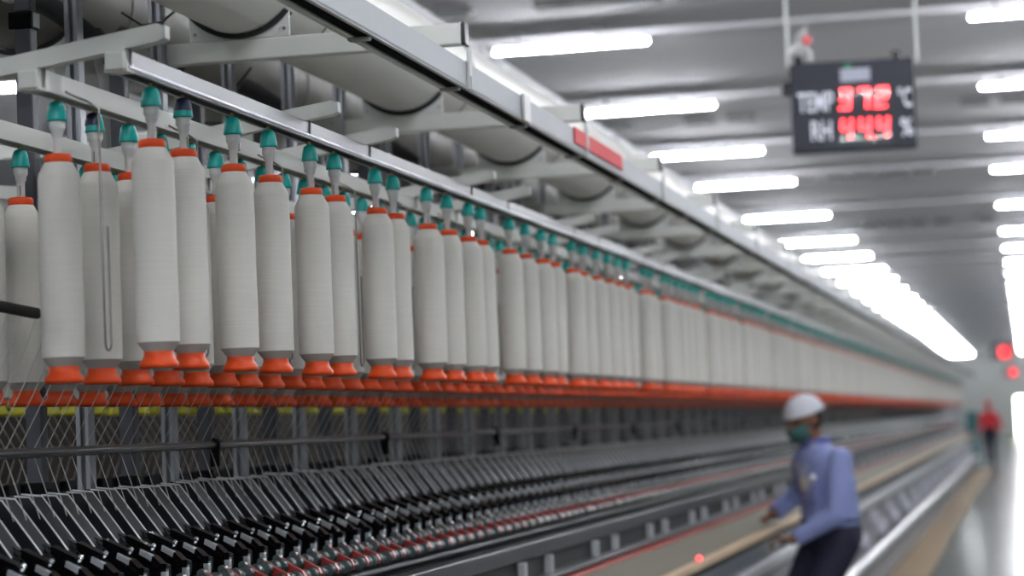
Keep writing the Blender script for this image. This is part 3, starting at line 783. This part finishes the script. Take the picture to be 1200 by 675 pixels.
# ------------------------------------------------------------------ neighbouring frame on the left
nf = tag(empty('neighbouring_frame', (-6.6, Y0, 0)), 'dim neighbouring spinning frame seen through gaps behind this one', 'machine')
def npart(mb, name): o = mb.build(name, nf); o.location = (6.6, -Y0, 0); return o
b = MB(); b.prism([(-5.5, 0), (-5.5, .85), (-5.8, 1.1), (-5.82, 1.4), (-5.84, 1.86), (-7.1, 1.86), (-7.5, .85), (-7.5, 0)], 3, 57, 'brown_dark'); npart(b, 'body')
b = MB()
for x in (-5.9, -6.06, -7.1): b.box(x-.02, x+.02, 5, 57, h(.85), h(.885), 'cream')
npart(b, 'creel_rail')
b = MB(); b.cyl((-6.2, 5, h(1.12)), (-6.2, 57, h(1.12)), .15, 'duct', 24); npart(b, 'air_duct')
b = MB()
y = 6
while y < 56: b.box(-6.62, -6.58, y, y+.04, h(-.1), h(1.0), 'post_dark'); b.box(-7.2, -5.65, y, y+.04, h(.905), h(.955), 'cream'); y += 1.533
npart(b, 'frame_post')
nb = MB(); lowo = bobbin_flat(.04, 6)
for x in (-5.9, -6.06):
    y = 6
    while y < 40: nb.merge(lowo, (x, y, h(.44))); y += .25
tag(nb.build('neighbouring_bobbins'), 'white bobbins on the neighbouring frame, blurred behind the gaps', 'bobbins', kind='stuff')

# ------------------------------------------------------------------ temperature and humidity displays
def text_mb(txt, size, k, ext=.0015):
    cu = bpy.data.curves.new('t', 'FONT'); cu.body = txt; cu.size = size; cu.extrude = ext; cu.align_x = 'LEFT'
    cu.offset = size*.012
    o = bpy.data.objects.new('t', cu); COL.objects.link(o); dg = bpy.context.evaluated_depsgraph_get(); dg.update()
    me = bpy.data.meshes.new_from_object(o.evaluated_get(dg))
    vs = [v.co.copy() for v in me.vertices]; fs = [tuple(p.vertices) for p in me.polygons]
    bpy.data.objects.remove(o); bpy.data.curves.remove(cu); bpy.data.meshes.remove(me)
    x0, x1 = min(v.x for v in vs), max(v.x for v in vs); y0, y1 = min(v.y for v in vs), max(v.y for v in vs)
    return vs, fs, (x0, x1, y0, y1)
def put_text(txt, u0, u1, v0, v1, W, H, y, k):
    vs, fs, (x0, x1, z0, z1) = text_mb(txt, .1, k)
    X0, X1 = -W/2+u0*W, -W/2+u1*W; Z1, Z0 = H-v0*H, H-v1*H
    b = MB(); b.add([(X0+(v.x-x0)/(x1-x0)*(X1-X0), y-v.z, Z0+(v.y-z0)/(z1-z0)*(Z1-Z0)) for v in vs], fs, k)
    return b
SEG = {'3': 'abgcd', '7': 'abc', '2': 'abged', '4': 'fgbc'}
def digit(ch, x, z, w, hh, y):
    b = MB(); t = .0155; g = .003; sl = .10
    def q(x0, x1, z0, z1):
        P = [(x0, z0), (x1, z0), (x1, z1), (x0, z1)]
        b.prism([(x+a+sl*c, z+c) for a, c in P], y-.003, y, 'led')
    m = hh/2
    for s in SEG[ch]:
        if s == 'a': q(g, w-g, hh-t, hh)
        if s == 'd': q(g, w-g, 0, t)
        if s == 'g': q(g, w-g, m-t/2, m+t/2)
        if s == 'b': q(w-t, w, m+g, hh-g)
        if s == 'c': q(w-t, w, g, m-g)
        if s == 'f': q(0, t, m+g, hh-g)
        if s == 'e': q(0, t, g, m-g)
    return b
def display(loc, rz, full=True):
    W, H = .668, .492
    d = empty('climate_display', loc, rz)
    b = MB(); b.cbox(-W/2, W/2, 0, .09, 0, H, 'casing', .008); part(b, 'casing', d)
    b = MB(); b.cbox(-W/2-.045, -W/2+.002, .02, .08, H-.17, H-.095, 'black', .006); part(b, 'side_box', d)
    for x in (-W/2+.05, W/2-.09):
        b = MB(); b.cbox(x-.022, x+.022, .03, .06, H-.002, H+.045, 'black', .008); part(b, 'lug', d)
    for txt, u0, u1, v0, v1 in (('TEMP', .055, .345, .335, .55), ('RH', .155, .32, .655, .87), ('°C', .865, .975, .33, .55), ('%', .875, .975, .67, .87)):
        part(put_text(txt, u0, u1, v0, v1, W, H, -.001, 'sign_text'), 'lettering', d)
    b = MB(); b.cbox(-W/2+.41*W, -W/2+.65*W, -.003, .0, H-.235*H, H-.09*H, 'label_grey', .001); part(b, 'label_plate', d)
    b = MB(); b.cyl((-W/2+.475*W, -.004, H-.03), (-W/2+.475*W, .0, H-.03), .014, 'led_green', 12); part(b, 'green_dot', d)
    dw, dh = .062, .112
    for s, vtop in (('372', .315), ('444', .645)):
        for i, ch in enumerate(s):
            part(digit(ch, -W/2+.385*W+i*.098, H-vtop*H-dh, dw, dh, -.001), 'led_digit', d)
        b = MB(); b.box(-W/2+.385*W+.098*2-.018, -W/2+.385*W+.098*2-.008, -.004, -.001, H-vtop*H-dh, H-vtop*H-dh+.010, 'led'); part(b, 'decimal_point', d)
    b = MB(); b.box(-W/2+.370*W, -W/2+.815*W, -.007, -.0065, H-.93*H, H-.29*H, 'glass'); part(b, 'clear_window', d)
    top = h(HZ)-loc[2]
    for x in (-W/2-.005, W/2+.025):
        b = MB(); b.cyl((x, .045, H-.02), (x, .045, top), .0095, 'white_plastic', 10)
        b.cbox(x-.015, x+.015, .03, .06, top-.012, top, 'white_plastic', .003); b.cbox(min(x, x*.93), max(x, x*.93), .035, .055, H-.03, H-.012, 'white_plastic', .002)
        part(b, 'hanging_rod', d)
    return d
d1 = display((-.845, 13.0, h(1.43)), .076)
tag(d1, 'black hanging display reading TEMP and RH in red digits, nearest and largest', 'display')
# coiled cable tied above the display
b = MB()
p = [(-1.165+.035*cos(t*.9)+.006*t, 13.06+.015*sin(t), h(1.93)+.06+.045*sin(t*.9+1)+.010*t) for t in [i*.5 for i in range(22)]]
b.tube(p, .009, 'rope', 8); b.tube([(-1.13, 13.03, h(1.96)), (-1.10, 13.03, h(2.02)), (-1.06, 13.03, h(1.98)), (-1.07, 13.03, h(1.94))], .012, 'rope', 8)
tag(b.build('coiled_cable'), 'white coiled cable tied to the left rod above the nearest display', 'cable')
b = MB(); b.cbox(-1.10, -1.055, 13.01, 13.05, h(2.03), h(2.075), 'red_pl', .008); b.cyl((-1.08, 13.03, h(1.99)), (-1.08, 13.03, h(2.15)), .004, 'rope', 6)
tag(b.build('red_tag'), 'small red tag by the coiled cable above the nearest display', 'tag')
def copy_display(loc):
    c = copy_tree(d1); c.location = loc; return c
KIDS.setdefault(d1.name, KIDS.get(d1.name, []))
tag(copy_display((-.66, 71.0, h(1.43))), 'distant black display glowing red beside the right light row, nearer of two', 'display')
tag(copy_display((-.66, 111.0, h(1.43))), 'farthest display, a small red glow below the other one', 'display')

# ------------------------------------------------------------------ people
def caps(b, p, q, r1, r2, k, n=14):
    p, q = Vector(p), Vector(q)
    L = max((q-p).length, 1e-5); m = max(2, int(L/.02)+1)
    b.tube([p+(q-p)*i/m for i in range(m+1)], [r1+(r2-r1)*i/m for i in range(m+1)], k, n)
    b.ball(p, r1, k, n); b.ball(q, r2, k, n)
def ik(s, t, l1, l2, hint):
    s, t = Vector(s), Vector(t); d = t-s; L = min(d.length, (l1+l2)*.995); dn = d.normalized()
    a = (l1*l1-l2*l2+L*L)/(2*L); hh = math.sqrt(max(l1*l1-a*a, 0)); hv = Vector(hint); hv = (hv-dn*hv.dot(dn)).normalized()
    return s+dn*a+hv*hh
def remeshed(b, name, parent, vox, smooth=3, label=None):
    me = b.mesh(name); o = bpy.data.objects.new(name, me); COL.objects.link(o)
    r = o.modifiers.new('r', 'REMESH'); r.mode = 'VOXEL'; r.voxel_size = vox
    s = o.modifiers.new('s', 'SMOOTH'); s.iterations = smooth; s.factor = .5
    dg = bpy.context.evaluated_depsgraph_get(); dg.update()
    m2 = bpy.data.meshes.new_from_object(o.evaluated_get(dg))
    m2.materials.clear(); m2.materials.append(M[b.mats[0]])
    for p in m2.polygons: p.use_smooth = True; p.material_index = 0
    bpy.data.objects.remove(o)
    q = bpy.data.objects.new(name, m2); COL.objects.link(q); q.parent = parent
    if label: q['label'] = label
    return q
def hand(b, wr, d, palm, curl, k, side):
    # wr wrist, d direction of the fingers, palm = palm normal (towards the thing held)
    wr = Vector(wr); d = Vector(d).normalized(); n = Vector(palm); n = (n-d*n.dot(d)).normalized(); s = d.cross(n)*side
    for f in (-.026, -.009, .009, .026): caps(b, wr+s*f*.6+d*.012, wr+d*.078+s*f, .015, .0125, k, 10)
    for f, L in ((-.029, .062), (-.010, .078), (.010, .083), (.029, .072)):
        p = wr+d*.080+s*f; a = curl*.5; r = .0088
        for seg in (.45, .32, .25):
            v = d*cos(a)+n*sin(a); q = p+v*L*seg; caps(b, p, q, r, r*.94, k, 8); p = q; r *= .93; a += curl*.75
    p = wr+d*.028+s*.032; v = (d*.55+s*.7+n*.45).normalized(); q = p+v*.040; caps(b, p, q, .013, .010, k, 8)
    v = (d*.75+s*.15+n*.65).normalized(); caps(b, q, q+v*.034, .010, .008, k, 8)
def person(loc, rz, P):
    """local frame: x = person's left... right-handed: +y forward, +x right, z up"""
    r = empty('person', loc, rz); k = 'skin'
    pel = Vector(P['pelvis']); ch = Vector(P['chest']); nk = Vector(P['neck']); hd = Vector(P['head'])
    tilt = Matrix.Rotation(P.get('nod', 0), 3, 'X')
    turn = Matrix.Rotation(P.get('turn', 0), 3, 'Z')
    R = turn @ tilt
    b = MB()
    caps(b, pel, ch, .115, .125, k); caps(b, ch, nk, .11, .052, k); caps(b, nk-Vector((0, 0, .02)), hd-R@Vector((0, .015, .06)), .054, .050, k)
    b.ball(hd+R@Vector((0, 0, .02)), .1, k, 20, (.76, .94, 1.0), R); b.ball(hd+R@Vector((0, .022, -.045)), .07, k, 18, (.86, .98, 1.12), R)
    b.ball(hd+R@Vector((0, .062, -.088)), .024, k, 10, (1.1, .9, .8), R)
    b.ball(hd+R@Vector((0, .098, -.018)), .016, k, 10, (.75, 1.0, 1.5), R); b.ball(hd+R@Vector((0, .106, -.032)), .0145, k, 10, (1.0, .9, .8), R)
    b.ball(hd+R@Vector((0, .088, .016)), .03, k, 10, (1.6, .5, .35), R)
    b.ball(hd+R@Vector((0, .084, -.062)), .02, k, 10, (1.3, .6, .6), R)
    for s in (-1, 1): b.ball(hd+R@Vector((s*.077, -.005, -.012)), .026, k, 10, (.35, .7, 1.15), R)
    arms = []
    for s, key in ((1, 'r'), (-1, 'l')):
        sh = ch+Vector(P.get('sh', (.165, 0, .045))); sh = Vector((ch.x+s*.165, ch.y+P.get('sh_y', 0), ch.z+.028))
        w = Vector(P['hand_'+key]); el = ik(sh, w, .275, .25, P['elbow_'+key])
        caps(b, sh, el, .047, .038, k); caps(b, el, w, .037, .026, k)
        hand(b, w, P['fdir_'+key], P['palm_'+key], P['curl'], k, s if P.get('flip') is None else -s)
        arms.append((sh, el, w))
    legs = []
    for s, key in ((1, 'r'), (-1, 'l')):
        hp = pel+Vector((s*.095, 0, -.03)); ft = Vector(P['foot_'+key]); kn = ik(hp, ft, .41, .41, (0, 1, 0))
        caps(b, hp, kn, .078, .054, k); caps(b, kn, ft, .052, .036, k); caps(b, ft+Vector((0, -.03, -.03)), ft+Vector((0, .14, -.045)), .034, .028, k)
        legs.append((hp, kn, ft))
    remeshed(b, 'body', r, .0075, 3)
    # trousers
    b = MB()
    for s, (hp, kn, ft) in zip((1, -1), legs):
        caps(b, hp, kn, .100, .073, 'trousers'); b.tube([kn, kn+(ft-kn)*.5, ft+Vector((0, 0, .03))], [.073, .068, .064], 'trousers', 16); 
    b.ball(pel+Vector((0, -.02, 0)), .15, 'trousers', 18, (1.12, .9, .8)); b.tube([pel+Vector((0, 0, -.03)), pel+Vector((0, .0, .075))], [.15, .142], 'trousers', 20)
    b.mats[0] = P['c_trousers']; remeshed(b, 'trousers', r, .011, 4)
    # belt
    b = MB(); n = 24; c = pel+Vector((0, .002, .075))
    ring = [c+Vector((.158*cos(2*pi*i/n), .132*sin(2*pi*i/n), 0)) for i in range(n+1)]
    b.tube(ring, .014, 'hair', 6); b.build('belt', r)
    # shirt
    b = MB(); q = 'shirt'
    up = (ch-pel)
    rings = []
    n = 28
    for t, wx, wy in ((.12, .165, .140), (.3, .168, .138), (.55, .172, .135), (.8, .185, .132), (1.0, .190, .125), (1.12, .175, .110), (1.22, .12, .085), (1.3, .068, .066)):
        c = pel+up*t+Vector((0, -.012*sin(min(t, 1)*pi), 0))
        if t > 1: c = ch.lerp(nk, (t-1)/.3)
        rings += [c+Vector((wx*cos(2*pi*i/n), wy*sin(2*pi*i/n), 0)) for i in range(n)]
    m = len(rings)//n
    b.add(rings, [(j*n+i, j*n+(i+1) % n, (j+1)*n+(i+1) % n, (j+1)*n+i) for j in range(m-1) for i in range(n)], q, True)
    b.add(rings[:n]+rings[-n:], [tuple(range(n-1, -1, -1)), tuple(range(n, 2*n))], q)
    for sh, el, w in arms:
        caps(b, sh, el, .068, .056, q); we = w+(el-w)*.10; caps(b, el, el+(we-el)*.5, .055, .052, q); b.tube([el, we, w+(el-w)*.06], [.054, .045, .047], q, 14)
    b.mats[0] = P['c_shirt']; remeshed(b, 'shirt', r, .010, 3)
    # collar
    b = MB(); c = nk+Vector((0, .0, .005))
    b.tube([c+Vector((.062*sin(a), .060*cos(a)+.012*cos(a), .012-.028*max(0, cos(a))**2)) for a in [2*pi*i/20 for i in range(21)]], .014, P['c_collar'], 8); b.build('collar', r)
    # shoes
    for hp, kn, ft in legs:
        b = MB(); caps(b, ft+Vector((0, -.045, -.042)), ft+Vector((0, .06, -.044)), .043, .042, 'shoe'); caps(b, ft+Vector((0, .06, -.044)), ft+Vector((0, .16, -.052)), .042, .034, 'shoe')
        b.box(ft.x-.04, ft.x+.04, ft.y-.08, ft.y+.18, ft.z-.09, ft.z-.07, 'shoe'); b.build('shoe', r)
    # hair, cap, face
    b = MB(); b.ball(hd+R@Vector((0, -.018, .010)), .102, 'hair', 20, (.80, .90, .94), R)
    vs = [Vector(v) for v in b.v]
    hb = MB(); hb.add(b.v, [f for f in b.f if all((R.inverted()@(vs[i]-hd)).y < .03 and (R.inverted()@(vs[i]-hd)).z > -.075 for i in f)], 'hair', True); hb.build('hair', r)
    cb = MB(); n = 28; rg = []
    for j in range(10):
        a = (pi/2)*j/9.; rr = cos(a)*.106; zz = sin(a)*.092
        rg += [hd+R@Vector((.86*rr*cos(2*pi*i/n), -.006+1.02*rr*sin(2*pi*i/n), .030+zz-.012*sin(2*pi*i/n)*0)) for i in range(n)]
    cb.add(rg, [(j*n+i, j*n+(i+1) % n, (j+1)*n+(i+1) % n, (j+1)*n+i) for j in range(9) for i in range(n)], P['c_cap'], True)
    cb.tube([hd+R@Vector((.090*cos(2*pi*i/n), -.006+.107*sin(2*pi*i/n), .032)) for i in range(n+1)], .008, P['c_cap'], 8); cb.build('cap', r)
    for s in (-1, 1):
        b = MB(); b.ball(hd+R@Vector((s*.032, .084, .002)), .012, 'eye', 10, (1.2, .7, .7), R); b.build('eye', r)
        b = MB(); b.ball(hd+R@Vector((s*.033, .090, .020)), .018, 'hair', 8, (1.2, .4, .28), R); b.build('eyebrow', r)
    if P.get('mask'):
        b = MB(); b.ball(hd+R@Vector((0, .042, -.050)), .075, 'mask', 20, (.93, 1.0, .85), R)
        iv = R.inverted(); vs = [Vector(v) for v in b.v]
        mb = MB(); mb.add(b.v, [f for f in b.f if all((iv@(vs[i]-hd)).y > .028 and -.115 < (iv@(vs[i]-hd)).z < -.008 for i in f)], 'mask', True)
        for s in (-1, 1): mb.tube([hd+R@Vector((s*.066, .05, -.03)), hd+R@Vector((s*.078, .01, -.012)), hd+R@Vector((s*.080, -.012, -.01))], .002, 'mask', 5)
        o = mb.build('face_mask', r, ); sd = o.modifiers.new('t', 'SOLIDIFY'); sd.thickness = .003
    else:
        b = MB(); b.ball(hd+R@Vector((0, .094, -.064)), .016, 'red_cradle', 8, (1.3, .4, .35), R); b.build('mouth', r)
    if P.get('card'):
        b = MB(); c = (pel+ch)/2+Vector((.0, .135, .07)); 
        for s in (-1, 1): b.tube([nk+Vector((s*.055, .05, 0)), ch+Vector((s*.04, .125, .0)), c+Vector((0, .0, .055))], .004, 'card', 6)
        b.cbox(c.x-.022, c.x+.022, c.y-.002, c.y+.004, c.z-.02, c.z+.055, 'card', .002); b.build('lanyard_card', r)
        c = ch+Vector((-.085, .130, -.100))
        b = MB(); b.cbox(c.x-.05, c.x+.05, c.y-.006, c.y+.002, c.z-.07, c.z+.03, P['c_shirt'], .004); b.build('pocket', r)
        b = MB(); b.cyl(c+Vector((.038, .008, -.008)), c+Vector((-.05, .012, .055)), .017, 'cap', 10); b.cyl(c+Vector((.038, .006, -.008)), c+Vector((.055, .006, -.020)), .011, 'red_pl', 10); b.build('pen', r)
    return r
# operator leaning over the frame
f = Vector((-.80, -.60, 0)); rz = math.atan2(-f.x, f.y)      # +y local -> f
Rz = Matrix.Rotation(rz, 3, 'Z'); base = Vector((-1.035, 12.22, .006))
def L(p): return Rz.inverted() @ (Vector(p)-base)
man = person(base, rz, dict(
    pelvis=(0, -.03, .84), chest=(0, .0, 1.19), neck=(0, .035, 1.31), head=(0, .095, 1.437), nod=-.29, turn=.12,
    hand_r=L((-1.325, 12.44, .950)), hand_l=L((-1.180, 12.05, .838)), elbow_r=(.7, -.5, -.4), elbow_l=(-.8, -.6, -.3),
    fdir_r=Rz.inverted()@Vector((-.75, -.1, -.35)), fdir_l=Rz.inverted()@Vector((-.95, .0, .12)), palm_r=(0, 0, -1), palm_l=Rz.inverted()@Vector((0, 0, -1)), curl=1.15,
    foot_r=(.11, -.02, .095), foot_l=(-.11, .0, .095), c_shirt='shirt', c_collar='shirt_dark', c_trousers='trousers', c_cap='cap', mask=True, card=True))
tag(man, 'person in pale blue shirt, white cap and green face mask leaning on the frame', 'person')
p2 = person(Vector((-.99, 62.0, 0)), radians(170), dict(
    pelvis=(0, 0, .90), chest=(0, .0, 1.28), neck=(0, .01, 1.42), head=(0, .03, 1.555), nod=-.1, turn=0,
    hand_r=(.22, .10, .88), hand_l=(-.22, .10, .88), elbow_r=(.5, -1, 0), elbow_l=(-.5, -1, 0),
    fdir_r=(0, .1, -1), fdir_l=(0, .1, -1), palm_r=(-1, 0, 0), palm_l=(1, 0, 0), curl=.35,
    foot_r=(.10, 0, .09), foot_l=(-.10, 0.03, .09), c_shirt='red_cloth', c_collar='red_cloth', c_trousers='trousers', c_cap='red_cloth'))
tag(p2, 'distant person in red top and dark trousers standing beside the teal cabinet', 'person')

# ------------------------------------------------------------------ unused prototypes away
for pr, u in zip(protoB, usedB):
    if not u:
        for c in KIDS.get(pr.name, []): bpy.data.objects.remove(c)
        bpy.data.objects.remove(pr)

# ------------------------------------------------------------------ camera and render look
W_, H_, F_ = 1200, 675, 2800.; VP = (1205., 478.); ROLL = .04
d = Vector((VP[0]-W_/2, -(VP[1]-H_/2), -F_)).normalized()
up = Vector((1, ROLL, 0)).cross(d).normalized()
if up.y < 0: up = -up
xr = d.cross(up)
cam = bpy.data.cameras.new('camera'); co = bpy.data.objects.new('camera', cam); COL.objects.link(co)
mw = Matrix(((xr.x, xr.y, xr.z, 0), (d.x, d.y, d.z, 0), (up.x, up.y, up.z, CZ), (0, 0, 0, 1)))
co.matrix_world = mw
cam.sensor_width = 36; cam.sensor_fit = 'HORIZONTAL'; cam.lens = F_*36/1200; cam.clip_end = 400; cam.clip_start = .1
cam.dof.use_dof = True; cam.dof.focus_distance = 4.9; cam.dof.aperture_fstop = 3.3
SC.camera = co
w = bpy.data.worlds.new('world'); SC.world = w; w.use_nodes = True
w.node_tree.nodes['Background'].inputs['Color'].default_value = (.5, .55, .6, 1); w.node_tree.nodes['Background'].inputs['Strength'].default_value = .05
vs = SC.view_settings; vs.view_transform = 'Standard'; vs.look = 'None'; vs.gamma = 1; vs.use_curve_mapping = False; vs.exposure = 1.95
